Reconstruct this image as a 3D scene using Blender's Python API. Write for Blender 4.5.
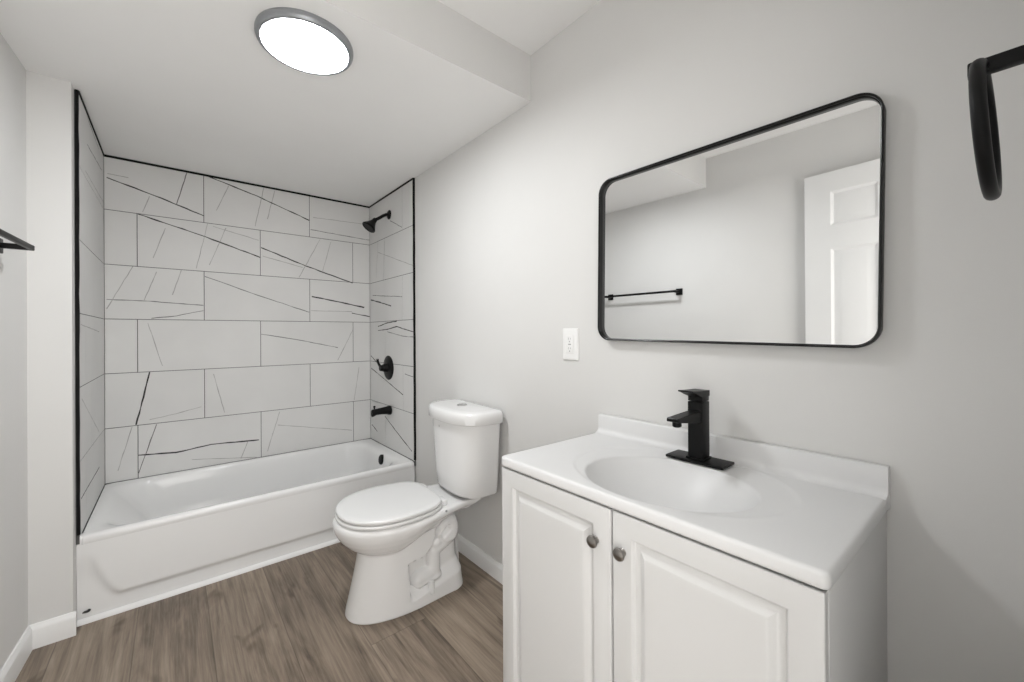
import bpy, bmesh, math, random
from mathutils import Vector, Matrix
S = bpy.context.scene
for o in list(bpy.data.objects): bpy.data.objects.remove(o)
random.seed(4)

# ------------------------------------------------------------------ camera
CAM = (-1.2138, -3.2255, 1.2035)
YAW, PITCH, ROLL = math.radians(39.815), math.radians(0.0939), math.radians(-0.3346)
fw = Vector((math.sin(YAW)*math.cos(PITCH), math.cos(YAW)*math.cos(PITCH), math.sin(PITCH)))
rt = Vector((math.cos(YAW), -math.sin(YAW), 0)); up = rt.cross(fw)
r2 = rt*math.cos(ROLL)+up*math.sin(ROLL); u2 = -rt*math.sin(ROLL)+up*math.cos(ROLL)
cd = bpy.data.cameras.new('camera'); cam = bpy.data.objects.new('camera', cd)
S.collection.objects.link(cam); S.camera = cam
m3 = Matrix((r2, u2, -fw)).transposed()
cam.matrix_world = Matrix.Translation(CAM) @ m3.to_4x4()
cd.sensor_fit = 'HORIZONTAL'; cd.sensor_width = 36; cd.lens = 404.387/1024*36
cd.shift_y = -8.57/1024; cd.clip_start = .01

# ------------------------------------------------------------------ world, exposure
w = bpy.data.worlds.new('world'); S.world = w; w.use_nodes = True
bg = w.node_tree.nodes['Background']; bg.inputs[0].default_value = (1, .975, .94, 1)
bg.inputs[1].default_value = 4.2                     # light of the rooms beyond the doorway
S.view_settings.view_transform = 'Standard'; S.view_settings.look = 'None'
S.view_settings.gamma = 1; S.view_settings.use_curve_mapping = False
S.view_settings.exposure = 0.12
LAMP = 73.0

# ------------------------------------------------------------------ materials
def mat(name, col, rough=.5, metal=0, spec=.5, emit=None):
    m = bpy.data.materials.new(name); m.use_nodes = True
    b = m.node_tree.nodes['Principled BSDF']
    b.inputs['Base Color'].default_value = (*col, 1); b.inputs['Roughness'].default_value = rough
    b.inputs['Metallic'].default_value = metal; b.inputs['Specular IOR Level'].default_value = spec
    if emit:
        b.inputs['Emission Color'].default_value = (*emit[0], 1); b.inputs['Emission Strength'].default_value = emit[1]
    return m
def noisy(m, scale, amount, bump=0, stretch=(1,1,1), detail=4, bscale=None):
    """slight procedural colour variation and bump in object space"""
    nt = m.node_tree; N = nt.nodes; L = nt.links; b = N['Principled BSDF']
    tc = N.new('ShaderNodeTexCoord'); mp = N.new('ShaderNodeMapping'); mp.inputs['Scale'].default_value = stretch
    L.new(tc.outputs['Object'], mp.inputs['Vector'])
    nz = N.new('ShaderNodeTexNoise'); nz.inputs['Scale'].default_value = scale; nz.inputs['Detail'].default_value = detail
    L.new(mp.outputs['Vector'], nz.inputs['Vector'])
    c = b.inputs['Base Color'].default_value[:3]
    rp = N.new('ShaderNodeValToRGB')
    rp.color_ramp.elements[0].position = .3; rp.color_ramp.elements[1].position = .7
    rp.color_ramp.elements[0].color = (*[x*(1-amount) for x in c], 1); rp.color_ramp.elements[1].color = (*[min(1, x*(1+amount)) for x in c], 1)
    L.new(nz.outputs['Fac'], rp.inputs['Fac']); L.new(rp.outputs['Color'], b.inputs['Base Color'])
    if bump:
        n2 = N.new('ShaderNodeTexNoise'); n2.inputs['Scale'].default_value = bscale or scale; n2.inputs['Detail'].default_value = 3
        L.new(mp.outputs['Vector'], n2.inputs['Vector'])
        bp = N.new('ShaderNodeBump'); bp.inputs['Strength'].default_value = bump; bp.inputs['Distance'].default_value = .002
        L.new(n2.outputs['Fac'], bp.inputs['Height']); L.new(bp.outputs['Normal'], b.inputs['Normal'])
    return m
M = {}
M['wall'] = noisy(mat('wall_paint', (.70, .695, .683), .55, spec=.3), 3, .012, .06, bscale=180)
M['ceil'] = noisy(mat('ceiling_paint', (.88, .876, .868), .7, spec=.2), 3, .01, .05, bscale=150)
M['base'] = noisy(mat('trim_paint', (.82, .82, .815), .35), 4, .01)
M['tile'] = noisy(mat('tile_glaze', (.70, .697, .687), .5, spec=.25), 2.2, .05, .02, bscale=4)
M['grout'] = noisy(mat('dark_grout', (.085, .085, .083), .9), 60, .2)
M['vein_dark'] = noisy(mat('vein_dark', (.045, .045, .045), .6, spec=.1), 40, .5)
M['vein_mid'] = noisy(mat('vein_mid', (.19, .19, .187), .6, spec=.1), 40, .35)
M['vein_faint'] = noisy(mat('vein_faint', (.42, .415, .405), .6, spec=.1), 40, .12)
M['black_trim'] = noisy(mat('black_trim', (.006, .006, .006), .6, spec=.12), 30, .2)
M['tub'] = noisy(mat('tub_enamel', (.82, .82, .817), .13), 3, .008)
M['china'] = noisy(mat('vitreous_china', (.78, .777, .774), .07), 3, .008)
M['seat'] = noisy(mat('seat_plastic', (.76, .76, .758), .16), 3, .008)
M['cab'] = noisy(mat('thermofoil', (.64, .638, .632), .33), 3, .01)
M['marble'] = noisy(mat('cultured_marble', (.72, .72, .72), .36, spec=.35), 3, .01)
M['black'] = noisy(mat('matte_black_metal', (.0035, .0035, .0036), .42, spec=.2), 40, .15)
M['satin_black'] = noisy(mat('satin_black', (.006, .006, .0065), .3, spec=.3), 40, .15)
M['nickel'] = noisy(mat('brushed_nickel', (.27, .255, .24), .3, 1), 60, .1)
M['chrome'] = noisy(mat('chrome', (.6, .6, .6), .15, 1), 60, .05)
M['mirror'] = noisy(mat('mirror_silver', (.85, .855, .855), .0, 1), 5, .002)
M['plate'] = noisy(mat('white_plastic', (.86, .86, .85), .3), 10, .01)
M['slot'] = noisy(mat('slot_dark', (.06, .06, .06), .6), 40, .1)
M['greyp'] = noisy(mat('grey_plastic', (.36, .36, .36), .4), 40, .1)
M['rubber'] = noisy(mat('black_rubber', (.02, .02, .02), .7), 40, .1)
M['lampbody'] = noisy(mat('lamp_body', (.30, .31, .325), .38, .55), 10, .02)
M['diffuser'] = mat('lamp_diffuser', (.9, .9, .9), .5, emit=((.965, .985, 1), LAMP))
M['door'] = noisy(mat('door_paint', (.76, .76, .755), .4), 4, .01)

def floor_mat():
    m = mat('vinyl_plank', (.25, .2, .17), .42, spec=.35); nt = m.node_tree; N = nt.nodes; L = nt.links; b = N['Principled BSDF']
    tc = N.new('ShaderNodeTexCoord'); sp = N.new('ShaderNodeSeparateXYZ'); L.new(tc.outputs['Object'], sp.inputs[0])
    def mth(op, a, c=None):
        n = N.new('ShaderNodeMath'); n.operation = op
        for i, v in enumerate((a, c)):
            if v is None: continue
            if isinstance(v, (int, float)): n.inputs[i].default_value = v
            else: L.new(v, n.inputs[i])
        return n.outputs[0]
    P, LEN = .235, 1.5
    px = mth('DIVIDE', mth('ADD', sp.outputs['X'], 1.575), P)
    row = mth('FLOOR', px); fx = mth('FRACT', px)
    wn = N.new('ShaderNodeTexWhiteNoise'); wn.noise_dimensions = '1D'; L.new(row, wn.inputs['W'])
    far = mth('COMPARE', row, 4); far.node.inputs[2].default_value = .1        # one end joint shows, beside the toilet
    start = mth('SUBTRACT', mth('ADD', 2.05, mth('MULTIPLY', wn.outputs['Value'], .2)), mth('MULTIPLY', far, .38))
    py = mth('DIVIDE', mth('ADD', sp.outputs['Y'], start), LEN)
    col = mth('FLOOR', py); fy = mth('FRACT', py)
    ident = mth('ADD', mth('MULTIPLY', row, 7.31), mth('MULTIPLY', col, 3.17))
    w2 = N.new('ShaderNodeTexWhiteNoise'); w2.noise_dimensions = '1D'; L.new(ident, w2.inputs['W'])
    cb = N.new('ShaderNodeCombineXYZ')
    L.new(sp.outputs['X'], cb.inputs[0]); L.new(sp.outputs['Y'], cb.inputs[1]); L.new(mth('MULTIPLY', ident, 1.37), cb.inputs[2])
    def noise(sc, scale, det, dist=0, rough=.55):
        mp = N.new('ShaderNodeMapping'); mp.inputs['Scale'].default_value = sc; L.new(cb.outputs[0], mp.inputs['Vector'])
        n = N.new('ShaderNodeTexNoise'); n.inputs['Scale'].default_value = scale; n.inputs['Detail'].default_value = det
        n.inputs['Distortion'].default_value = dist; n.inputs['Roughness'].default_value = rough
        L.new(mp.outputs[0], n.inputs['Vector']); return n.outputs['Fac']
    g1 = noise((9, .9, 1), 1.6, 6, 1.6, .6)          # broad cathedral figure
    g2 = noise((70, 2.2, 1), 1.5, 5, .4, .65)        # fine grain
    g3 = noise((2.2, 1.1, 1), 1.2, 3, .5)            # cloudy
    mix = mth('ADD', mth('ADD', mth('MULTIPLY', g1, .42), mth('MULTIPLY', g2, .33)), mth('MULTIPLY', g3, .25))
    mix = mth('ADD', mix, mth('MULTIPLY', mth('SUBTRACT', w2.outputs['Value'], .5), .10))
    rp = N.new('ShaderNodeValToRGB'); e = rp.color_ramp.elements
    e[0].position = .36; e[0].color = (.096, .073, .055, 1)
    e[1].position = .66; e[1].color = (.375, .305, .238, 1)
    k = e.new(.50); k.color = (.232, .183, .140, 1)
    L.new(mix, rp.inputs['Fac'])
    # dark knots
    kn = noise((5.5, 2.6, 1), 1.3, 2, .8)
    kr = N.new('ShaderNodeValToRGB'); kr.color_ramp.elements[0].position = .64; kr.color_ramp.elements[1].position = .74
    kr.color_ramp.elements[0].color = (1, 1, 1, 1); kr.color_ramp.elements[1].color = (.5, .46, .43, 1)
    L.new(kn, kr.inputs['Fac'])
    mx = N.new('ShaderNodeMix'); mx.data_type = 'RGBA'; mx.blend_type = 'MULTIPLY'; mx.inputs['Factor'].default_value = 1
    L.new(rp.outputs['Color'], mx.inputs['A']); L.new(kr.outputs['Color'], mx.inputs['B'])
    # seams
    ex = mth('MINIMUM', fx, mth('SUBTRACT', 1, fx)); ey = mth('MINIMUM', fy, mth('SUBTRACT', 1, fy))
    seam = mth('MINIMUM', mth('MULTIPLY', ex, P), mth('MULTIPLY', ey, LEN))
    sm = N.new('ShaderNodeMapRange'); sm.inputs['From Min'].default_value = .0006; sm.inputs['From Max'].default_value = .0024
    sm.inputs['To Min'].default_value = .62; sm.inputs['To Max'].default_value = 1; L.new(seam, sm.inputs['Value'])
    m2 = N.new('ShaderNodeMix'); m2.data_type = 'RGBA'; m2.blend_type = 'MULTIPLY'; m2.inputs['Factor'].default_value = 1
    L.new(mx.outputs['Result'], m2.inputs['A']); L.new(sm.outputs['Result'], m2.inputs['B'])
    L.new(m2.outputs['Result'], b.inputs['Base Color'])
    bp = N.new('ShaderNodeBump'); bp.inputs['Strength'].default_value = .18; bp.inputs['Distance'].default_value = .0015
    L.new(mth('ADD', g2, sm.outputs['Result']), bp.inputs['Height']); L.new(bp.outputs['Normal'], b.inputs['Normal'])
    return m
M['floor'] = floor_mat()

# ------------------------------------------------------------------ helpers
def link(o): S.collection.objects.link(o); return o
def obj(name, bm, mats, parent=None, smooth=True, angle=35):
    if not isinstance(mats, (list, tuple)): mats = [mats]
    bmesh.ops.recalc_face_normals(bm, faces=bm.faces[:])
    me = bpy.data.meshes.new(name); bm.to_mesh(me); bm.free()
    for x in mats: me.materials.append(M[x])
    if smooth:
        me.shade_smooth(); me.set_sharp_from_angle(angle=math.radians(angle))
    o = bpy.data.objects.new(name, me); link(o)
    if parent: o.parent = parent
    return o
def tag(o, label, cat, group=None):
    o['label'] = label; o['category'] = cat; o['kind'] = 'thing'
    if group: o['group'] = group
    return o
def thing(name, label, cat, loc=(0, 0, 0), rz=0):
    o = bpy.data.objects.new(name, None); link(o); o.location = loc; o.rotation_euler = (0, 0, rz); o.empty_display_size = .1
    return tag(o, label, cat)
def struct(name, bm, mats, label=None, **k):
    o = obj(name, bm, mats, **k); o['kind'] = 'structure'
    if label: o['label'] = label
    return o
def box(bm, x0, x1, y0, y1, z0, z1, bev=0, seg=2, mi=0):
    vs = [bm.verts.new((x, y, z)) for x in (x0, x1) for y in (y0, y1) for z in (z0, z1)]
    fs = [bm.faces.new([vs[i] for i in q]) for q in ((0,1,3,2),(4,6,7,5),(0,4,5,1),(2,3,7,6),(0,2,6,4),(1,5,7,3))]
    for f in fs: f.material_index = mi
    if bev:
        es = list({e for f in fs for e in f.edges})
        bmesh.ops.bevel(bm, geom=es, offset=bev, segments=seg, affect='EDGES', profile=.5)
    return fs
def BOX(*a, **k):
    bm = bmesh.new(); box(bm, *a, **k); return bm
def loft(bm, rings, cap0=True, cap1=True, mi=0, closed=True):
    R = [[bm.verts.new(p) for p in r] for r in rings]
    n = len(R[0])
    for a, b in zip(R, R[1:]):
        for i in range(n if closed else n-1):
            j = (i+1) % n
            f = bm.faces.new((a[i], a[j], b[j], b[i])); f.material_index = mi
    for c, r in ((cap0, R[0]), (cap1, R[-1])):
        if c:
            f = bm.faces.new(r); f.material_index = mi
    return R
def lathe(bm, prof, origin, axis, n=40, mi=0, cap0=True, cap1=True):
    """prof: list of (radius, distance along axis)"""
    ax = Vector(axis).normalized(); e1 = ax.orthogonal().normalized(); e2 = ax.cross(e1); o = Vector(origin)
    rings = [[o+ax*h+(e1*math.cos(2*math.pi*i/n)+e2*math.sin(2*math.pi*i/n))*max(r, 1e-5) for i in range(n)] for r, h in prof]
    return loft(bm, rings, cap0, cap1, mi)
def tube(bm, pts, rad, n=16, mi=0, square=False, closed=False):
    pts = [Vector(p) for p in pts]; rings = []; N = len(pts)
    prev = None
    for i, p in enumerate(pts):
        if closed: t = (pts[(i+1) % N]-pts[i-1]).normalized()
        else: t = (pts[min(i+1, N-1)]-pts[max(i-1, 0)]).normalized()
        if prev is None: e1 = t.orthogonal().normalized()
        else: e1 = (prev-t*prev.dot(t)).normalized()
        prev = e1; e2 = t.cross(e1); r = rad[i] if isinstance(rad, (list, tuple)) else rad
        rings.append([p+(e1*math.cos(2*math.pi*k/n)+e2*math.sin(2*math.pi*k/n))*r for k in range(n)])
    if closed: rings.append(rings[0]); 
    if closed:
        R = [[bm.verts.new(q) for q in r] for r in rings[:-1]]
        for a in range(N):
            A, B = R[a], R[(a+1) % N]
            for k in range(n): bm.faces.new((A[k], A[(k+1) % n], B[(k+1) % n], B[k]))
    else: loft(bm, rings, mi=mi)
def rrect(x0, x1, y0, y1, r, ns=10, nc=8):
    """closed list of xy round a rounded rectangle, fixed count for lofting"""
    out = []; r = max(r, 1e-4)
    C = [(x1-r, y1-r, 0), (x0+r, y1-r, 90), (x0+r, y0+r, 180), (x1-r, y0+r, 270)]
    for k, (cx, cy, a0) in enumerate(C):
        arc = [(cx+r*math.cos(math.radians(a0+90*i/nc)), cy+r*math.sin(math.radians(a0+90*i/nc))) for i in range(nc+1)]
        nx, ny, b0 = C[(k+1) % 4]
        q = (nx+r*math.cos(math.radians(b0)), ny+r*math.sin(math.radians(b0)))
        out += arc
        out += [(arc[-1][0]+(q[0]-arc[-1][0])*i/ns, arc[-1][1]+(q[1]-arc[-1][1])*i/ns) for i in range(1, ns)]
    return out
def smooth(t): t = max(0., min(1., t)); return t*t*(3-2*t)

# ------------------------------------------------------------------ the room
XL, YF, HC, HH, YB = -1.6505, -3.275, 2.2266, 2.4315, -1.910
XT, YT, YS = -1.520, -.776, -.838          # tiled left wall, front of the tile, face of the stub wall
RIM = .3654
PT = .3105                                  # tile course
def LW(y): return XL-.049*(YS-y)            # the left wall runs slightly out of parallel
struct('floor', BOX(-1.92, .12, -3.45, .13, -.1, 0), 'floor')
struct('wall_right', BOX(0, .12, -3.45, .13, 0, 2.56), 'wall')
bm = bmesh.new(); loft(bm, [[(x, y, z) for x, y in ((XL, YS), (XL, .13), (-1.92, .13), (-1.92, -3.45), (LW(-3.45), -3.45))] for z in (0, 2.56)])
struct('wall_left', bm, 'wall', smooth=False)
struct('wall_stub', BOX(XL, XT-.012, YS, .01, 0, HC), 'wall')
# doorway wall the camera stands in front of
DX0, DX1, DTOP = -1.60, -.84, 2.13
bm = bmesh.new()
box(bm, LW(YF), DX0, YF-.115, YF, 0, HH); box(bm, DX1, 0, YF-.115, YF, 0, HH); box(bm, DX0, DX1, YF-.115, YF, DTOP, HH)
struct('wall_front', bm, 'wall')
struct('ceiling', BOX(-1.92, .12, -3.45, YB, HH, 2.56), 'ceil')
bm = bmesh.new(); fs = box(bm, LW(YB), 0, YB, .01, HC, 2.56)
for f in bm.faces:
    f.material_index = 1 if abs(f.calc_center_median().y-YB) < 1e-4 else 0
struct('ceiling_soffit', bm, ['ceil', 'wall'], smooth=False)
bm = bmesh.new()
box(bm, DX0, DX0+.018, YF-.13, YF+.004, 0, DTOP, .002); box(bm, DX1-.018, DX1, YF-.13, YF+.004, 0, DTOP, .002)
box(bm, DX0, DX1, YF-.13, YF+.004, DTOP-.018, DTOP, .002)
struct('door_frame', bm, 'base')

# ---- tiled alcove
def strip(bm, pts, wd, to3, mi, off):
    """an irregular vein drawn as a thin inlay along pts (2D in the wall plane)"""
    P = [Vector((*p, 0)) for p in pts]; Q = []
    for a, b in zip(P, P[1:]):
        n = max(2, int((b-a).length/.03))
        for i in range(n): Q.append(a.lerp(b, i/n))
    Q.append(P[-1]); L = []; R = []
    for i, q in enumerate(Q):
        t = (Q[min(i+1, len(Q)-1)]-Q[max(i-1, 0)]).normalized(); nn = Vector((-t.y, t.x, 0))
        j = random.uniform(-.0012, .0012) if 0 < i < len(Q)-1 else 0
        h = wd*.5*random.uniform(.55, 1.25)
        L.append(bm.verts.new(to3(q+nn*(j+h), off))); R.append(bm.verts.new(to3(q+nn*(j-h), off)))
    for i in range(len(Q)-1):
        f = bm.faces.new((L[i], L[i+1], R[i+1], R[i])); f.material_index = mi
VW = {'D': (.009, 2), 'd': (.0068, 2), 'm': (.0048, 3), 'f': (.0042, 4)}
def tilewall(name, to3, umin, umax, zmin, zmax, joints, veins, thick):
    """to3(Vector(u,z,0), offset out of the wall) -> world"""
    bm = bmesh.new(); g = .0017
    def slab(u0, u1, z0, z1, o0, o1, mi, ch):
        c = [(u0, z0), (u1, z0), (u1, z1), (u0, z1)]
        i = [(u0+ch, z0+ch), (u1-ch, z0+ch), (u1-ch, z1-ch), (u0+ch, z1-ch)]
        rs = [[to3(Vector((*p, 0)), o0) for p in c], [to3(Vector((*p, 0)), o1-ch) for p in c], [to3(Vector((*p, 0)), o1) for p in i]]
        loft(bm, rs, mi=mi)
    slab(umin, umax, zmin, zmax, -thick, -.0014, 1, .0002)
    rows = 6
    for k in range(rows):
        z1 = RIM+PT*(6-k); z0 = z1-PT
        z1 = min(z1, zmax); js = [umin]+joints[k % 2]+[umax]
        for a, b in zip(js, js[1:]):
            slab(a+g, b-g, z0+g, z1-g, -.0045, 0, 0, .0008)
    for kind, pts in veins:
        wd, mi = VW[kind]
        q = [(min(max(u, umin+.002), umax-.002), min(z, zmax-.004)) for u, z in pts]
        strip(bm, q, wd, to3, mi, .0004)
    return struct(name, bm, ['tile', 'grout', 'vein_dark', 'vein_mid', 'vein_faint'], smooth=False)
BV = [
('d',[(-1.508, 2.099), (-1.303, 2.039), (-1.069, 1.96)]),('m',[(-1.151, 2.225), (-1.203, 2.009)]),
('d',[(-1.062, 2.226), (-0.781, 2.148), (-0.453, 2.038)]),('m',[(-0.445, 1.972), (-0.012, 1.957)]),
('d',[(-1.378, 1.915), (-1.087, 1.836), (-0.763, 1.731)]),('d',[(-0.758, 1.799), (-0.477, 1.702), (-0.145, 1.602)]),
('m',[(-1.51, 1.408), (-1.337, 1.406), (-1.074, 1.391)]),('m',[(-1.321, 1.304), (-1.208, 1.321), (-1.074, 1.357)]),
('f',[(-1.40, 1.607), (-1.51, 1.354)]),('m',[(-1.066, 1.575), (-0.784, 1.474), (-0.457, 1.364)]),
('D',[(-0.44, 1.481), (-0.231, 1.446), (-0.055, 1.414)]),('f',[(-0.445, 1.377), (-0.151, 1.378)]),('d',[(-0.152, 1.367), (-0.012, 1.342)]),
('f',[(-1.337, 1.276), (-1.272, 1.018)]),('m',[(-0.761, 1.206), (-0.502, 1.158), (-0.258, 1.1)]),('f',[(-0.145, 1.235), (-0.259, 1.006)]),
('f',[(-1.297, 1.583), (-1.352, 1.411)]),('f',[(-1.182, 1.604), (-1.225, 1.449)]),('f',[(-0.939, 2.182), (-1.005, 2.007)]),
('f',[(-0.74, 2.215), (-0.792, 1.94)]),('f',[(-0.676, 2.205), (-0.72, 2.001)]),('f',[(-1.327, 2.03), (-1.358, 1.93)]),
('f',[(-1.256, 1.853), (-1.312, 1.665)]),('f',[(-1.051, 1.915), (-1.109, 1.622)]),('f',[(-0.955, 1.902), (-1.043, 1.651)]),
('f',[(-0.38, 1.912), (-0.523, 1.616)]),('f',[(-0.305, 1.901), (-0.369, 1.655)]),('f',[(-1.505, 2.122), (-1.418, 2.119)]),
('f',[(-0.427, 2.065), (-0.038, 2.079)]),('f',[(-0.748, 1.742), (-0.5, 1.689)]),('f',[(-1.024, 1.902), (-0.772, 1.847)]),
('d',[(-1.33, 0.984), (-1.357, 0.84), (-1.39, 0.68)]),('f',[(-1.331, 0.702), (-1.21, 0.721), (-1.087, 0.749)]),
('f',[(-1.024, 0.952), (-0.967, 0.696)]),('D',[(-1.38, 0.501), (-1.211, 0.484), (-1.038, 0.502), (-0.776, 0.486)]),
('m',[(-1.3, 0.67), (-1.38, 0.394)]),('f',[(-1.407, 0.671), (-1.467, 0.429)]),('f',[(-0.651, 0.662), (-0.726, 0.398)]),
('f',[(-0.662, 0.57), (-0.156, 0.453)]),('f',[(-0.099, 0.943), (-0.138, 0.684)]),('f',[(-1.135, 0.425), (-0.789, 0.37)]),
('f',[(-0.839, 0.49), (-0.879, 0.38)])]
RV = [
('m',[(-0.406, 2.025), (-0.60, 1.938)]),('f',[(-0.172, 1.832), (-0.769, 1.651)]),('f',[(-0.30, 1.899), (-0.272, 1.61)]),
('m',[(-0.059, 1.508), (-0.60, 1.459)]),('D',[(-0.02, 1.475), (-0.236, 1.439), (-0.414, 1.405)]),
('d',[(-0.165, 1.26), (-0.345, 1.285), (-0.51, 1.292)]),('d',[(-0.165, 1.229), (-0.344, 1.236), (-0.509, 1.254), (-0.642, 1.233), (-0.765, 1.216)]),
('m',[(-0.344, 1.219), (-0.623, 1.185), (-0.765, 1.182)]),('d',[(-0.016, 1.029), (-0.138, 0.983)]),
('d',[(-0.024, 0.93), (-0.339, 0.851), (-0.606, 0.782)]),('m',[(-0.638, 0.929), (-0.762, 0.919)]),
('d',[(-0.292, 0.587), (-0.538, 0.494), (-0.738, 0.423)]),('d',[(-0.028, 0.481), (-0.144, 0.446)]),('f',[(-0.036, 0.669), (-0.204, 0.672)]),
('f',[(-0.173, 1.912), (-0.134, 1.639)])]
LV = [
('m',[(-0.562, 2.205), (-0.184, 2.190)]),('m',[(-0.565, 2.079), (-0.087, 2.111)]),('d',[(-0.217, 0.515), (-0.522, 0.517), (-0.75, 0.516)]),
('f',[(-0.744, 1.251), (-0.202, 1.223)]),('f',[(-0.615, 1.942), (-0.02, 1.952)]),('f',[(-0.726, 0.935), (-0.217, 0.699)])]
struct('wall_back', BOX(XL, 0, .009, .13, 0, HC), 'wall')
tilewall('wall_shower_back', lambda q, o: Vector((q.x, -o, q.y)), XT, -.009, RIM-.03, HC-.001, [[-1.07, -.453], [-1.382, -.763, -.143]], BV, .009)
tilewall('wall_shower_right', lambda q, o: Vector((-.009-o, q.x, q.y)), YT, 0, RIM-.03, HC-.001, [[-.605], [-.30]], RV, .009)
tilewall('wall_shower_left', lambda q, o: Vector((XT+o, q.x, q.y)), YT, 0, RIM-.03, HC-.001, [[-.47], [-.62]], LV, .012)
# black edge trims of the tile
def wob(v): return v+random.uniform(-.0012, .0012)
def vtrim(n, x0, x1, y0, y1, label):
    bm = bmesh.new(); rs = []
    for i in range(25):
        z = RIM+.010+(HC-RIM-.011)*i/24; a, b = wob(x0), wob(x1)
        rs.append([(a, y0, z), (b, y0, z), (b, y1, z), (a, y1, z)])
    loft(bm, rs); return struct('trim_%d' % n, bm, 'black_trim', label, smooth=False)
vtrim(1, XT-.0092, XT+.001, YT-.006, YT+.004, 'black vertical tile edge at the left end of the tub')
vtrim(2, -.0125, -.0005, YT-.006, YT+.004, 'black vertical tile edge between shower tile and painted right wall')
struct('trim_3', BOX(XT, -.009, -.0035, .0, HC-.0125, HC), 'black_trim', 'black line along the top of the back tile')
struct('trim_4', BOX(-.0125, -.009, YT, 0, HC-.011, HC), 'black_trim', 'black line along the top of the right tile')
struct('trim_5', BOX(XT, XT+.0035, YT, 0, HC-.011, HC), 'black_trim', 'black line along the top of the left tile')

# ---- baseboards
def baseboard(name, p0, p1, nrm, h=.085, t=.014):
    p0, p1, nrm = Vector((*p0, 0)), Vector((*p1, 0)), Vector((*nrm, 0))
    prof = [(0, 0), (t, 0), (t, h-.022), (t-.002, h-.014), (t-.006, h-.008), (t-.008, h-.002), (t-.010, h), (0, h)]
    bm = bmesh.new()
    loft(bm, [[p+nrm*a+Vector((0, 0, b)) for a, b in prof] for p in (p0, p1)])
    return struct(name, bm, 'base', angle=25)
baseboard('baseboard_right', (0, -2.285), (0, YT-.002), (-1, 0))
baseboard('baseboard_stub', (XL, YS), (XT-.003, YS), (0, -1), h=.092)
baseboard('baseboard_left', (LW(YF), YF), (XL, YS-.001), (.9988, -.049), h=.092)
baseboard('baseboard_front', (DX1+.0, YF), (0, YF), (0, 1), h=.092)
# thin white strip where the tub meets the floor
bm = bmesh.new()
pr = [(0, 0), (.016, 0), (.0155, .006), (.013, .012), (.008, .0165), (0, .019)]
loft(bm, [[(x, -.770-a, b) for a, b in pr] for x in (XT-.01, 0)])
struct('trim_6', bm, 'base', 'white strip along the floor at the foot of the tub', angle=60)

# ------------------------------------------------------------------ bathtub
tubr = thing('bathtub', 'white alcove bathtub with a plain front, set between tiled walls', 'bathtub', ((XT-.009)/2, -.39, 0))
tx = (XT-.009)/2
def T(pts): return [Vector((x-tx, y+.39, z)) for x, y, z in pts]
X0, X1, Y0, Y1 = XT+.001, -.010, -.776, -.001
bm = bmesh.new()
def rr(i0, i1, j0, j1, r, z): return T([(x, y, z) for x, y in rrect(X0+i0, X1-i1, Y0+j0, Y1-j1, r, 14, 8)])
rings = [rr(0, 0, .012, 0, .008, RIM-.06), rr(0, 0, 0.000, 0, .008, RIM-.035), rr(0, 0, .0, 0, .01, RIM-.014), rr(.001, .001, .003, .001, .012, RIM-.005), rr(.003, .003, .010, .003, .014, RIM),
         rr(.012, .02, .020, .010, .04, RIM+.0005), rr(.030, .055, .033, .020, .09, RIM-.0015), rr(.046, .074, .044, .028, .12, RIM-.006), rr(.062, .086, .053, .034, .135, RIM-.016),
         rr(.080, .092, .060, .040, .14, RIM-.034), rr(.105, .096, .066, .046, .14, RIM-.065), rr(.135, .101, .073, .052, .14, RIM-.11), rr(.19, .112, .088, .066, .13, RIM-.19),
         rr(.245, .125, .108, .088, .12, RIM-.255), rr(.29, .15, .135, .115, .12, RIM-.285), rr(.34, .20, .18, .16, .11, RIM-.293), rr(.5, .4, .30, .28, .08, RIM-.296)]
loft(bm, rings, cap0=False)
obj('tub_shell', bm, 'tub', tubr, angle=60)
# apron with a shallow pressed panel
bm = bmesh.new(); nx, nz = 150, 60; G = []
px0, px1, pz0 = XT+.065, -.06, .082
for j in range(nz+1):
    z = (RIM-.035)*j/nz; row = []
    for i in range(nx+1):
        x = XT-.0113+(X1-XT+.0113)*i/nx
        # signed distance to a rounded panel open towards the rim
        zl = pz0+.10*max(0, min(1, (px0+.055-x)/.085))**2
        dep = .0115*smooth((z-zl+.010)/(.022+.10*max(0, min(1, (px0+.055-x)/.085))))
        y = -.7645-dep-.003*(1-smooth(z/.03))
        row.append(bm.verts.new(T([(x, y, z)])[0]))
    G.append(row)
for a, b in zip(G, G[1:]):
    for i in range(nx): bm.faces.new((a[i], a[i+1], b[i+1], b[i]))
box(bm, XT-.0113-tx, XT+.006-tx, -.7745+.39, -.73+.39, RIM-.05, RIM-.001, .004)
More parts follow.
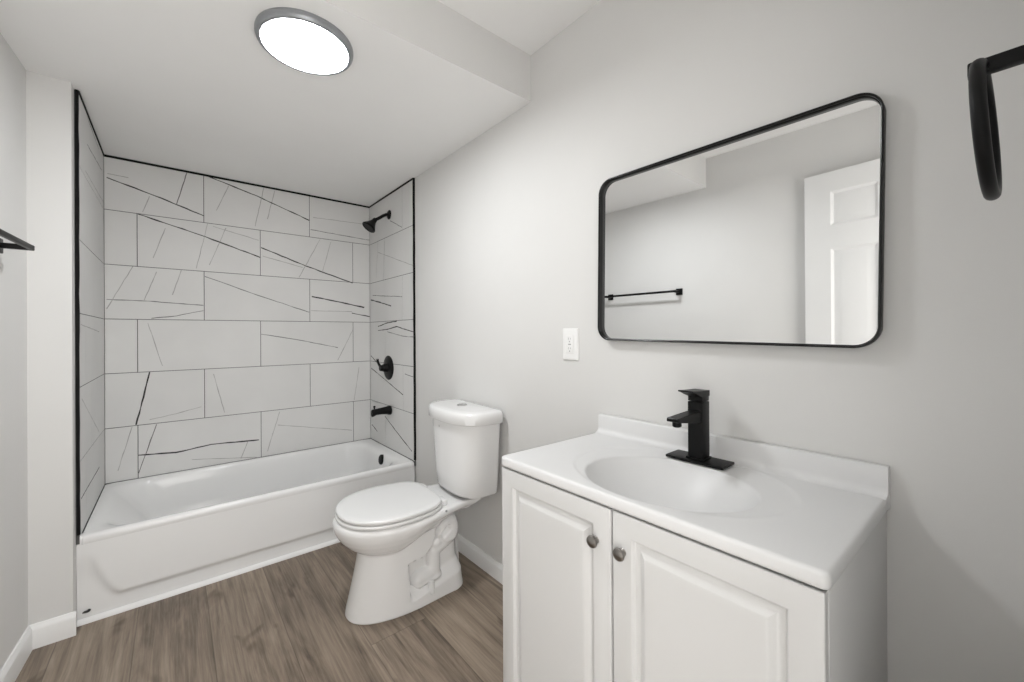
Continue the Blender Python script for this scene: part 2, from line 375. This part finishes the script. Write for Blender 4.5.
# ends and back of the apron sheet
for i in (0, nx):
    xx = G[0][i].co.x; bk = [bm.verts.new((xx, .39-.74, 0)), bm.verts.new((xx, .39-.74, RIM-.035))]
    bm.faces.new([G[j][i] for j in range(nz+1)]+[bk[1], bk[0]])
obj('apron', bm, 'tub', tubr, angle=60)
bm = bmesh.new(); lathe(bm, [(.0, .009), (.024, .009), (.031, .007), (.034, .003), (.034, -.03)][::-1], (X1-.0955-tx, -.455+.39, RIM-.043), (-1, 0, .17), 36)
o = obj('overflow_plate', bm, 'black', tubr); o['label'] = 'round black overflow plate'
bm = bmesh.new(); lathe(bm, [(.03, -.004), (.033, .002), (.028, .005), (.010, .004), (.0, .004)], (X1-.26-tx, 0, RIM-.295), (0, 0, 1), 32)
o = obj('drain', bm, 'black', tubr); o['label'] = 'round black drain'
bm = bmesh.new(); 
for cx, cz, a, b in ((-1.503, .045, .012, .0045), (-1.496, .048, .006, .005)):
    pts = [(cx+a*math.cos(t*.5236)*(1+.2*math.sin(t*2.1)), cz+b*math.sin(t*.5236)-.02*a*math.cos(t*.5236)) for t in range(12)]
    loft(bm, [T([(x, -.771, z) for x, z in pts]), T([(x, -.7755, z) for x, z in pts])])
o = obj('paint_chip', bm, 'slot', tubr); o['label'] = 'small black smudge near the floor'

# ------------------------------------------------------------------ shower fittings (black)
YV = -.365; XW = -.009
sh = thing('wall_shower', 'black shower head on a short bent arm, high on the tiled wall', 'shower head', (XW, YV-.025, 2.072))
bm = bmesh.new(); lathe(bm, [(.034, 0), (.034, .003), (.028, .009), (.016, .013), (.012, .016), (0, .016)], (0, 0, 0), (-1, 0, 0), 32); obj('flange', bm, 'black', sh)
bm = bmesh.new(); tube(bm, [(-.005, 0, 0), (-.022, 0, -.002), (-.045, 0, -.015), (-.075, 0, -.036), (-.112, 0, -.061)], .011, 14); obj('arm', bm, 'black', sh)
bm = bmesh.new(); ax = Vector((-.60, 0, -.80)).normalized()
lathe(bm, [(.0, -.012), (.014, -.012), (.017, 0), (.018, .012), (.022, .022), (.034, .045), (.046, .062), (.050, .068), (.050, .074), (.046, .078), (.043, .075), (0, .075)], (-.109, 0, -.059), ax, 36)
obj('spray_head', bm, 'black', sh)
va = thing('shower_valve', 'black round shower valve plate with a lever handle on the tiled wall', 'faucet', (XW, YV, .955))
bm = bmesh.new(); lathe(bm, [(.088, 0), (.089, .003), (.084, .007), (.05, .011), (.034, .014), (.030, .03), (.026, .045), (.0, .045)], (0, 0, 0), (-1, 0, 0), 48); obj('escutcheon', bm, 'black', va)
bm = bmesh.new(); lathe(bm, [(.022, .04), (.022, .062), (.018, .068), (0, .068)], (0, 0, 0), (-1, 0, 0), 28)
tube(bm, [(-.055, 0, 0), (-.060, .012, .012), (-.066, .028, .034), (-.07, .033, .052), (-.070, .035, .064)], [.012, .010, .0085, .009, .0095], 14)
obj('lever', bm, 'black', va)
ts = thing('tub_spout', 'black tub spout sticking out of the tiled wall above the tub', 'faucet', (XW, YV-.025, .648))
bm = bmesh.new()
rs = []
for d, ry, rz, dz in ((0, .032, .032, 0), (.004, .034, .034, 0), (.018, .032, .032, 0), (.03, .028, .028, .001), (.07, .024, .024, .001), (.105, .021, .022, -.001), (.125, .021, .026, -.006), (.135, .019, .026, -.008), (.139, .014, .02, -.008)):
    rs.append([(-d, ry*math.cos(k*math.pi/14), dz+rz*math.sin(k*math.pi/14)) for k in range(28)])
loft(bm, rs); obj('spout_body', bm, 'black', ts)
bm = bmesh.new(); lathe(bm, [(.005, 0), (.005, .016), (.008, .018), (.008, .026), (.005, .028), (0, .028)], (-.118, 0, .016), (0, 0, 1), 16); obj('diverter_knob', bm, 'black', ts)

# ------------------------------------------------------------------ toilet  (local: wall at x=0, bowl towards -x)
TH = -.0488
tl = thing('toilet', 'white two-piece toilet with a closed lid, standing between tub and vanity', 'toilet', (-.004, -1.4876, 0), TH)
def egg(uf, ub, w, wb, uc, nf=2.2, rb=.05, na=40, nb=64, nc=12, nd=8):
    """half outline tip -> back centre, then mirrored; returns list of (u,v)"""
    h = []
    for i in range(na):
        a = math.pi/2*i/na
        h.append((uc+(uf-uc)*math.cos(a)**(2/nf), w*math.sin(a)**(2/nf)))
    for i in range(nb):
        s = i/nb; h.append((uc-(uc-ub-rb)*s, w+(wb-w)*smooth(s)))
    for i in range(nc):
        a = math.pi/2*i/nc; h.append((ub+rb-rb*math.sin(a), wb-rb+rb*math.cos(a)))
    for i in range(nd+1):
        h.append((ub, (wb-rb)*(1-i/nd)))
    return h+[(u, -v) for u, v in h[-2:0:-1]]
KEYS = [  # z, uf, ub, w, wb, uc, nf, rb
 (0, .655, .140, .133, .118, .40, 2.3, .06), (.006, .659, .136, .137, .121, .40, 2.3, .06), (.03, .655, .138, .134, .119, .40, 2.3, .06),
 (.05, .650, .141, .132, .118, .40, 2.3, .06), (.10, .638, .146, .128, .116, .40, 2.3, .06), (.16, .624, .150, .124, .116, .40, 2.3, .06), (.22, .612, .152, .120, .116, .40, 2.3, .06),
 (.262, .606, .152, .118, .116, .40, 2.3, .06), (.270, .610, .150, .124, .117, .41, 2.2, .06), (.285, .632, .146, .142, .118, .42, 2.2, .06), (.305, .655, .138, .163, .118, .43, 2.2, .06),
 (.335, .682, .110, .186, .120, .44, 2.15, .05), (.36, .697, .08, .199, .122, .44, 2.15, .05), (.378, .703, .05, .205, .130, .44, 2.15, .05), (.392, .7055, .038, .2075, .134, .44, 2.15, .05),
 (.405, .704, .035, .206, .136, .44, 2.15, .05), (.412, .698, .036, .200, .134, .44, 2.15, .05), (.416, .685, .042, .188, .128, .44, 2.15, .05)]
def key(z):
    for a, b in zip(KEYS, KEYS[1:]):
        if z <= b[0]:
            t = (z-a[0])/(b[0]-a[0]); return [p+(q-p)*t for p, q in zip(a, b)]
    return list(KEYS[-1])
BLOB = (.250, .287)
SEGS = [((.322, .205), (.320, .10), .034), ((.335, .115), (.398, .105), .034), ((.235, .245), (.315, .208), .034), ((.25, .285), (.31, .235), .034)]
TOPB = [(.455, .203), (.382, .209), (.345, .243), (.329, .276), (.326, .31), (.300, .350), (.250, .372), (.18, .372)]
def segd(p, a, b):
    ax, ay = a; bx, by = b; dx, dy = bx-ax, by-ay
    t = max(0, min(1, ((p[0]-ax)*dx+(p[1]-ay)*dy)/(dx*dx+dy*dy))); return math.hypot(p[0]-ax-dx*t, p[1]-ay-dy*t)
def relief(u, z):
    """how far the side wall steps in (negative) around the exposed trapway"""
    if u > .47 or z > .40 or z < .03: return 0
    # top boundary height at this u
    tb = TOPB[0][1] if u > TOPB[0][0] else TOPB[-1][1]
    for a, b in zip(TOPB, TOPB[1:]):
        if b[0] <= u <= a[0]: tb = a[1]+(b[1]-a[1])*(a[0]-u)/(a[0]-b[0]); break
    dtop = min(segd((u, z), a, b) for a, b in zip(TOPB, TOPB[1:]))
    if z > tb: dtop = -dtop
    inn = smooth((dtop+.002)/.009)*smooth((.4535-u)/.007)
    led0 = .040+(.445-u)*.16; 
    led = max(0, min(1, (z-led0)/.045))
    D = .046*inn*led
    bump = 0
    d = math.hypot(u-BLOB[0], z-BLOB[1])
    if d < .068: bump = max(bump, min(.046, math.sqrt(.068**2-d*d)*.95))
    for a, b, r in SEGS:
        q = segd((u, z), a, b)
        if q < r: bump = max(bump, math.sqrt(r*r-q*q)*1.1)
    dm = segd((u, z), (.285, .275), (.255, .30))
    bump -= .026*(1-smooth(dm/.020))
    return -max(0, D-max(0, bump)*smooth((z-led0-.01)/.03)*1.0) if D > 0 else 0
zs = []
z = 0
while z < .416:
    zs.append(z); z += .003 if z < .05 else .0045
zs += [.412, .4145, .416]; zs = sorted(set(round(t, 4) for t in zs))
bm = bmesh.new(); rings = []
for z in zs:
    k = key(z); o_ = egg(*k[1:6], nf=k[6], rb=k[7]); ring = []
    for u, v in o_:
        lift = .07*smooth((.50-u)/.19)*(1-abs(z-.25)/.15 if abs(z-.25) < .15 else 0)
        zz = z+lift*.9
        av = abs(v)
        if av > .06: av = av+relief(u+.027, zz)
        ring.append((-u, math.copysign(av, v), zz))
    rings.append(ring)
rings.append([(-(.37+(-x-.37)*.9), y*.9, .4165) for x, y, z in rings[-1]])
loft(bm, rings); obj('bowl', bm, 'china', tl, angle=55)
def seat_outline(xf, xb, wd, nf=2.2, sq=.62, backw=.80, n=160, nb=5.5):
    xc = xb+(xf-xb)*sq*.75; out = []
    for i in range(n):
        a = 2*math.pi*i/n; c, s = math.cos(a), math.sin(a)
        if c >= 0: out.append((xc+(xf-xc)*abs(c)**(2/nf), wd*math.copysign(abs(s)**(2/nf), s)))
        else:
            k = abs(c)**(2/nb); out.append((xc-(xc-xb)*k, wd*math.copysign(abs(s)**(2/nb), s)*(1-(1-backw)*k*k)))
    return out
def plate(xf, xb, wd, z0, z1, rr_=.005, dome=.0, **k):
    bm = bmesh.new(); rings = []
    for ins, z in ((rr_, z0), (rr_*.3, z0+rr_*.3), (0, z0+rr_), (0, z1-rr_), (rr_*.3, z1-rr_*.3), (rr_, z1), (.03, z1+dome*.5), (.08, z1+dome), (.15, z1+dome*1.2)):
        rings.append([(-u, v, z) for u, v in seat_outline(xf-ins, xb+ins*.8, wd-ins, **k)])
    loft(bm, rings); return bm
obj('seat', plate(.694, .262, .2035, .418, .433), 'seat', tl, angle=50)
obj('seat_lid', plate(.6917, .268, .2026, .4355, .4545, .006, .003), 'seat', tl, angle=50)
for s in (-1, 1):
    bm = bmesh.new(); box(bm, -.272, -.245, s*.105-.028, s*.105+.028, .415, .443, .007, 3); obj('hinge', bm, 'seat', tl)
bm = bmesh.new(); lathe(bm, [(.005, 0), (.005, .003), (0, .003)], (-.29, -.2035, .426), (0, -1, 0), 14); o = obj('hinge_pin', bm, 'greyp', tl)
# tank: D-shaped plan
def dplan(uf, ub, w, us, n=2.5, rb=.025, na=36):
    h = []
    for i in range(na):
        a = math.pi/2*i/na; h.append((us+(uf-us)*math.cos(a)**(2/n), w*math.sin(a)**(2/n)))
    for i in range(6): h.append((us-(us-ub-rb)*i/6, w))
    for i in range(8):
        a = math.pi/2*i/8; h.append((ub+rb-rb*math.sin(a), w-rb+rb*math.cos(a)))
    for i in range(7): h.append((ub, (w-rb)*(1-i/6)))
    return h+[(u, -v) for u, v in h[-2:0:-1]]
bm = bmesh.new(); rings = []
for z, uf, w, us in ((.440, .165, .155, .09), (.434, .175, .170, .09), (.436, .187, .186, .085), (.446, .194, .193, .08), (.52, .199, .200, .08), (.64, .206, .210, .08), (.79, .214, .221, .08)):
    rings.append([(-u, v-.016, z) for u, v in dplan(uf, .010, w, us)])
loft(bm, rings); obj('tank', bm, 'china', tl, angle=50)
bm = bmesh.new(); rings = []
for z, i in ((.780, .012), (.7815, .004), (.785, 0), (.816, 0), (.829, .002), (.836, .007), (.8395, .016), (.841, .05)):
    rings.append([(-u, v-.016, z) for u, v in dplan(.232-i, .004+i*.4, .2355-i, .09)])
loft(bm, rings); obj('tank_lid', bm, 'china', tl, angle=50)
bm = bmesh.new(); lathe(bm, [(.027, 0), (.027, .003), (.024, .005), (.0, .005)], (-.095, -.008, .840), (0, 0, 1), 32)
box(bm, -.12, -.07, -.0088, -.0072, .845, .8456); o = obj('flush_button', bm, ['chrome'], tl); o['label'] = 'round chrome flush button'
bm = bmesh.new(); box(bm, -.2122, -.2055, .012, .021, .742, .755, .002); o = obj('logo', bm, 'greyp', tl); o['label'] = 'small grey mark'
bm = bmesh.new(); box(bm, -.13, -.05, -.06, .06, .414, .440, .004); obj('gasket', bm, 'rubber', tl)
for s in (-1, 1):
    bm = bmesh.new(); lathe(bm, [(.0145, -.02), (.0145, .026), (.012, .034), (.006, .038), (0, .039)], (-.322, s*.118, .056), (0, 0, 1), 20); obj('bolt_cap', bm, 'seat', tl)

# ------------------------------------------------------------------ vanity
vn = thing('vanity_cabinet', 'white vanity cabinet with two raised-panel doors under a white sink top', 'cabinet', (-.23, -2.673, 0))
vx, vy = -.23, -2.673
def square_off(bm):
    # the unit stands a few millimetres out of square
    for v in bm.verts:
        x, y = v.co.x, v.co.y
        v.co.x = x*(1+.011*(y+2.68)/.39); v.co.y = y-.004+.009*(-x/.47)
    return bm
def V(bm): square_off(bm); bmesh.ops.translate(bm, verts=bm.verts[:], vec=(-vx, -vy, 0)); return bm
CY0, CY1, CXF, CT = -3.0625, -2.2850, -.446, .811
bm = bmesh.new()
box(bm, CXF, -.003, CY0, CY0+.016, 0, CT, .0015); box(bm, CXF, -.003, CY1-.016, CY1, 0, CT, .0015)
box(bm, CXF, CXF+.018, CY0+.016, CY1-.016, .09, CT-.002); box(bm, CXF+.06, CXF+.075, CY0+.016, CY1-.016, 0, .09); box(bm, CXF+.018, -.004, CY0+.016, CY1-.016, .09, .105)
box(bm, -.012, -.004, CY0+.016, CY1-.016, .105, CT-.01)
obj('carcass', V(bm), 'cab', vn)
def panel_door(y0, y1, z0, z1, xb, xf):
    """raised panel door, face towards -x"""
    bm = bmesh.new(); prof = [(0, -.002), (.0015, -.0005), (.004, 0), (.046, 0), (.048, .0006), (.050, .0026), (.0515, .0065), (.053, .0092), (.056, .0102), (.060, .0104), (.063, .0098), (.068, .0070), (.073, .0038), (.0765, .0018), (.079, .0008), (.082, .0005), (.09, 0.0005)]
    def R(i, d): return [(xf+max(d, 0)+(.002 if d < 0 else 0)*0, y, z) for y, z in ((y0+i, z0+i), (y1-i, z0+i), (y1-i, z1-i), (y0+i, z1-i))]
    rings = [[(xb, y, z) for x, y, z in R(0, 0)], [(xf+.003, y, z) for x, y, z in R(0, 0)], [(xf+.001, y, z) for x, y, z in R(.001, 0)]]+[R(i, d) for i, d in prof[2:]]
    loft(bm, rings); return bm
DF = -.465
for y0, y1, ky in ((-2.6720, -2.2865, -2.633), (-3.0615, -2.6780, -2.705)):
    d = obj('door', V(panel_door(y0, y1, .095, .806, CXF-.0005, DF)), 'cab', vn, angle=22)
    bm = bmesh.new(); lathe(bm, [(.0085, 0), (.006, .003), (.0055, .007), (.009, .0095), (.0132, .0115), (.0143, .0145), (.0130, .0185), (.0075, .0215), (0, .0222)], (DF, ky, .724), (-1, 0, 0), 28)
    k = obj('knob', V(bm), 'nickel', d); k['label'] = 'round brushed nickel knob'
bm = bmesh.new(); lathe(bm, [(.0045, 0), (.0045, .005), (0, .006)], (-.44, CY1, .672), (0, 1, 0), 12); o = obj('screw', V(bm), 'slot', vn); o['label'] = 'small dark screw'

# one-piece sink top
st = thing('bathroom_sink', 'white one-piece sink top with an oval bowl and low backsplash', 'sink', (-.24, -2.678, CT))
TX0, TX1, TY0, TY1, TZ = -.4685, -.001, -3.0680, -2.2835, .840
bcx, bcy, ba, bb = -.274, -2.690, .168, .207
ocx, oa, ob = -.236, .212, .272
NS, NC = 40, 6
outer = rrect(TX0, TX1-.018, TY0, TY1, .012, NS, NC)
def ray_angle(p, c): return math.atan2((p[0]-c[0]), (p[1]-c[1]))
ctr = (bcx, bcy)
def at(p, f, kind):
    """point on an ellipse in the direction of perimeter point p, seen from the bowl centre"""
    dx, dy = p[0]-bcx, p[1]-bcy
    if kind == 'bowl':
        k = 1/math.sqrt((dx/ba)**2+(dy/bb)**2); return (bcx+dx*k*f, bcy+dy*k*f)
    # outer ellipse, ray from bowl centre
    ex = bcx-ocx; A = (dx/oa)**2+(dy/ob)**2; B = 2*ex*dx/oa**2; C = (ex/oa)**2-f*f
    k = (-B+math.sqrt(max(B*B-4*A*C, 0)))/(2*A); return (bcx+dx*k, bcy+dy*k)
rings = []
for f, dz in tuple([(f, -.006-.114*(1-f**2.3)) for f in (.02, .12, .25, .4, .52, .64, .74, .82, .88, .92, .95, .97)]+[(.985, -.0085), (.995, -.0060), (1.005, -.0047), (1.015, -.0040), (1.03, -.0034)]):
    rings.append([(*at(p, f, 'bowl'), TZ+dz) for p in outer])
def lerp2(a, b, t): return (a[0]+(b[0]-a[0])*t, a[1]+(b[1]-a[1])*t)
def ring_between(p, f):
    a = at(p, 1.03, 'bowl'); b = at(p, f, 'o')
    da = math.hypot(a[0]-bcx, a[1]-bcy); db = math.hypot(b[0]-bcx, b[1]-bcy)
    return b if db > da+.0015 else (bcx+(a[0]-bcx)*(da+.0015+.004*(f-.9))/da, bcy+(a[1]-bcy)*(da+.0015+.004*(f-.9))/da)
for f, dz in ((.955, -.0032), (.975, -.0022), (.99, -.0008), (1.01, 0), (1.02, .0)):
    rr_ = []
    for p in outer:
        q = ring_between(p, f)
        lim = .94; dp = math.hypot(p[0]-bcx, p[1]-bcy); dq = math.hypot(q[0]-bcx, q[1]-bcy)
        if dq > lim*dp: q = lerp2(ctr, p, lim+.01*(f-.95))
        rr_.append((*q, TZ+dz))
    rings.append(rr_)
for ins, dz in ((.012, .0), (.007, -.0002), (.003, -.0015), (.0008, -.004), (0, -.008), (0, -.022), (.001, -.0265), (.004, -.029)):
    rings.append([(*q, TZ+dz) for q in rrect(TX0+ins, TX1-.018, TY0+ins, TY1-ins, max(.012-ins, .003), NS, NC)])
bm = bmesh.new(); loft(bm, rings, cap1=False)
square_off(bm); bmesh.ops.translate(bm, verts=bm.verts[:], vec=(.24, 2.678, -CT)); obj('counter', bm, 'marble', st, angle=60)
# backsplash with a cove at its foot
prof = [(TX1, TZ-.029), (TX1, TZ+.063), (-.004, TZ+.0655), (-.016, TZ+.0655), (-.0195, TZ+.064), (-.021, TZ+.060), (-.0215, TZ+.020), (-.0225, TZ+.012), (-.026, TZ+.006), (-.032, TZ+.002), (-.040, TZ+.0002), (-.040, TZ-.02), (-.018, TZ-.029)]
bm = bmesh.new(); e = .003
secs = []
for y, sc in ((TY0, .985), (TY0+e, 1), (TY1-e, 1), (TY1, .985)):
    cxm, czm = -.012, TZ+.02
    secs.append([(cxm+(x-cxm)*(1 if x > -.002 else sc), y, czm+(z-czm)*sc) for x, z in prof])
loft(bm, secs); square_off(bm); bmesh.ops.translate(bm, verts=bm.verts[:], vec=(.24, 2.678, -CT)); obj('backsplash', bm, 'marble', st, angle=60)
bm = bmesh.new(); lathe(bm, [(.020, 0), (.022, .002), (.018, .004), (.013, .0035), (0, .0035)], (bcx+.24, bcy+2.678, TZ-.1205-CT), (0, 0, 1), 28)
o = obj('drain', bm, 'black', st); o['label'] = 'round black drain'
bm = bmesh.new(); lathe(bm, [(.009, 0), (.009, .0015), (.006, .002), (0, .001)], (bcx+.150+.24, bcy+2.678, TZ-.030-CT), (-.8, 0, .35), 18)

bm.free()

# faucet
fc = thing('sink_faucet', 'square matte black single-lever faucet on the white sink top', 'faucet', (-.0755, -2.683, TZ))
bm = bmesh.new(); box(bm, -.037, .037, -.081, .081, 0, .0075, .002); obj('base_plate', bm, 'black', fc)
bm = bmesh.new(); box(bm, -.0255, .0245, -.0255, .0255, .0075, .013, .0015); box(bm, -.0212, .0212, -.0212, .0212, .0125, .168, .0018); obj('faucet_body', bm, 'black', fc)
bm = bmesh.new(); rs = []
for x, z0, z1, hw in ((-.02, .112, .143, .0165), (-.055, .116, .1425, .0165), (-.10, .1225, .141, .0165), (-.135, .128, .1395, .0165), (-.142, .1285, .1395, .0165), (-.1455, .1305, .1375, .015)):
    rs.append([(x, -hw, z0), (x, hw, z0), (x, hw, z1-.002), (x, hw-.002, z1), (x, -hw+.002, z1), (x, -hw, z1-.002)])
loft(bm, rs); sp = obj('spout', bm, 'black', fc, angle=30)
bm = bmesh.new(); lathe(bm, [(.0115, 0), (.0115, .013), (.009, .015), (0, .014)], (-.122, 0, .1285), (.1, 0, -1), 20); obj('aerator', bm, 'black', sp)
bm = bmesh.new(); box(bm, -.0205, .0205, -.0205, .0205, .170, .186, .001)
rs = []
for x, z0, z1 in ((.0225, .183, .199), (-.02, .183, .2005), (-.045, .191, .2020), (-.060, .1970, .2030), (-.074, .2005, .2043)):
    rs.append([(x, -.0212, z0), (x, .0212, z0), (x, .0212, z1), (x, -.0212, z1)])
loft(bm, rs); obj('lever', bm, 'black', fc, angle=30)

# ------------------------------------------------------------------ mirror, outlet
mr = thing('wall_mirror', 'rounded rectangular mirror in a thin black frame above the sink', 'mirror', (0, -2.6815, 1.4575))
mr.rotation_euler = (math.radians(.95), 0, 0)
W2, H2, RC = .3855, .2875, .050
bm = bmesh.new(); rings = []
for ins, x in ((.004, -.001), (0, -.002), (0, -.0288), (.0010, -.030), (.0038, -.030), (.0046, -.0290), (.0046, -.021), (.0062, -.0202), (.0068, -.0192), (.0068, -.009)):
    rings.append([(x, y, z) for y, z in rrect(-W2+ins, W2-ins, -H2+ins, H2-ins, RC-ins, 8, 14)])
loft(bm, rings, cap0=True, cap1=False); obj('frame', bm, 'satin_black', mr, angle=40)
bm = bmesh.new(); i = .0067
loft(bm, [[(x, y, z) for y, z in rrect(-W2+i, W2-i, -H2+i, H2-i, RC-i, 8, 14)] for x in (-.003, -.0115)])
o = obj('mirror_glass', bm, 'mirror', mr, smooth=False)

ot = thing('wall_outlet', 'white electrical outlet plate on the wall left of the mirror', 'outlet', (0, -2.1375, 1.1575))
bm = bmesh.new(); rings = [[(x, y, z) for y, z in rrect(-.0410+i, .0410-i, -.0635+i, .0635-i, .003, 3, 3)] for i, x in ((0, -.0003), (0, -.003), (.0015, -.0055), (.004, -.0065), (.012, -.007))]
loft(bm, rings); obj('plate', bm, 'plate', ot, angle=40)
bm = bmesh.new(); rings = [[(x, y, z) for y, z in rrect(-.0185+i, .0185-i, -.036+i, .036-i, .002, 3, 3)] for i, x in ((0, -.004), (0, -.0085), (.001, -.0095))]
loft(bm, rings); rc = obj('receptacle', bm, 'plate', ot, angle=40)
for zc in (.019, -.019):
    bm = bmesh.new()
    box(bm, -.0100, -.0094, .0045, .0062, zc-.001, zc+.008); box(bm, -.0100, -.0094, -.0062, -.0045, zc, zc+.007)
    lathe(bm, [(.0028, 0), (.0028, .0006), (0, .0006)], (-.0094, 0, zc-.008), (-1, 0, 0), 12); obj('socket_slots', bm, 'greyp', rc, smooth=False)
bm = bmesh.new(); box(bm, -.0102, -.0094, -.007, .007, -.0022, .0022, .0003); obj('test_button', bm, 'greyp', rc)

# ------------------------------------------------------------------ ceiling lamp
cl = thing('ceiling_light', 'round flush ceiling lamp with a glowing white disc in a grey ring', 'ceiling lamp', (-.857, -1.681, HC))
bm = bmesh.new(); lathe(bm, [(.153, 0), (.154, -.003), (.154, -.012), (.152, -.018), (.147, -.0235), (.1395, -.0248), (.1370, -.0235), (.1365, -.004), (0, -.004)], (0, 0, 0), (0, 0, 1), 72); obj('lamp_body', bm, 'lampbody', cl)
bm = bmesh.new(); lathe(bm, [(.1362, -.012), (.1362, -.0205), (.133, -.0222), (.10, -.0228), (0, -.0230)], (0, 0, 0), (0, 0, 1), 72); o = obj('diffuser', bm, 'diffuser', cl); o['label'] = 'glowing white diffuser disc'

# ------------------------------------------------------------------ towel bar, towel ring
tb = thing('towel_bar', 'matte black towel bar on square posts, on the left wall near the tub', 'towel bar', (LW(-1.418), -1.418, 1.503), math.radians(-2.8))
for y in (-.297, .297):
    bm = bmesh.new(); box(bm, .0005, .010, y-.024, y+.024, -.024, .024, .002); pl = obj('mounting_plate', bm, 'black', tb)
    bm = bmesh.new(); box(bm, .009, .083, y-.009, y+.009, -.009, .009, .0025); obj('post', bm, 'black', tb)
bm = bmesh.new(); box(bm, .070, .0835, -.298, .298, -.008, .008, .003, 3); obj('bar', bm, 'black', tb)

tr = thing('towel_ring', 'black towel ring hanging from a square arm at the right edge', 'towel ring', (-.455, YF, 1.524))
bm = bmesh.new(); box(bm, -.025, .025, .0005, .010, -.025, .025, .002); obj('mounting_plate', bm, 'black', tr)
bm = bmesh.new(); box(bm, -.008, .008, .009, .0715, -.0085, .0085, .002); obj('arm', bm, 'black', tr)
bm = bmesh.new(); R0 = .0772; pts = []
for k in range(64):
    a = 2*math.pi*k/64; z = R0*math.cos(a)-R0; x = R0*math.sin(a)
    pts.append((x, .0605+z*.048-x*.055, z-.001))
tube(bm, pts, .0068, 16, closed=True); obj('ring', bm, 'black', tr, angle=80)

# ------------------------------------------------------------------ the open door, seen in the mirror
dr = struct('door_1', BOX(0, .001, 0, .001, 0, .001), 'door')
bpy.data.objects.remove(dr)
DW, DH, DT = .772, 2.103, .035
bm = bmesh.new()
x_f = -1.628; x_b = x_f-DT; y0d = YF+.008; y1d = y0d+DW
pw = (DW-.125*2-.11)/2
cols = [(y0d+.125, y0d+.125+pw), (y1d-.125-pw, y1d-.125)]
rowsz = [(.24, .80), (.96, 1.675), (1.805, 1.998)]
ys = sorted({y0d, y1d, *[v for c in cols for v in c]}); zs_ = sorted({.01, DH+.008, *[v for r in rowsz for v in r]})
def quad(vs): bm.faces.new([bm.verts.new(v) for v in vs])
for xf, sgn in ((x_f, 1), (x_b, -1)):
    for ya, yb in zip(ys, ys[1:]):
        for za, zb in zip(zs_, zs_[1:]):
            if any(abs(ya-c[0]) < 1e-6 for c in cols) and any(abs(za-r[0]) < 1e-6 for r in rowsz):
                rings = []
                for i, d in ((0, 0), (.006, .004), (.014, .008), (.022, .008), (.045, .002), (.05, .0015)):
                    rings.append([(xf-sgn*d, ya+i, za+i), (xf-sgn*d, yb-i, za+i), (xf-sgn*d, yb-i, zb-i), (xf-sgn*d, ya+i, zb-i)])
                loft(bm, rings, cap0=False)
            else: quad([(xf, ya, za), (xf, yb, za), (xf, yb, zb), (xf, ya, zb)])
za, zb = zs_[0], zs_[-1]
quad([(x_b, ys[0], za), (x_f, ys[0], za), (x_f, ys[0], zb), (x_b, ys[0], zb)]); quad([(x_b, ys[-1], za), (x_f, ys[-1], za), (x_f, ys[-1], zb), (x_b, ys[-1], zb)])
quad([(x_b, ys[0], zb), (x_f, ys[0], zb), (x_f, ys[-1], zb), (x_b, ys[-1], zb)]); quad([(x_b, ys[0], za), (x_f, ys[0], za), (x_f, ys[-1], za), (x_b, ys[-1], za)])
bmesh.ops.remove_doubles(bm, verts=bm.verts[:], dist=1e-5)
bmesh.ops.rotate(bm, verts=bm.verts[:], cent=(x_f, y0d, 0), matrix=Matrix.Rotation(math.radians(4.2), 3, 'Z'))
struct('door_1', bm, 'door', 'white six-panel door standing open along the left wall', angle=20)
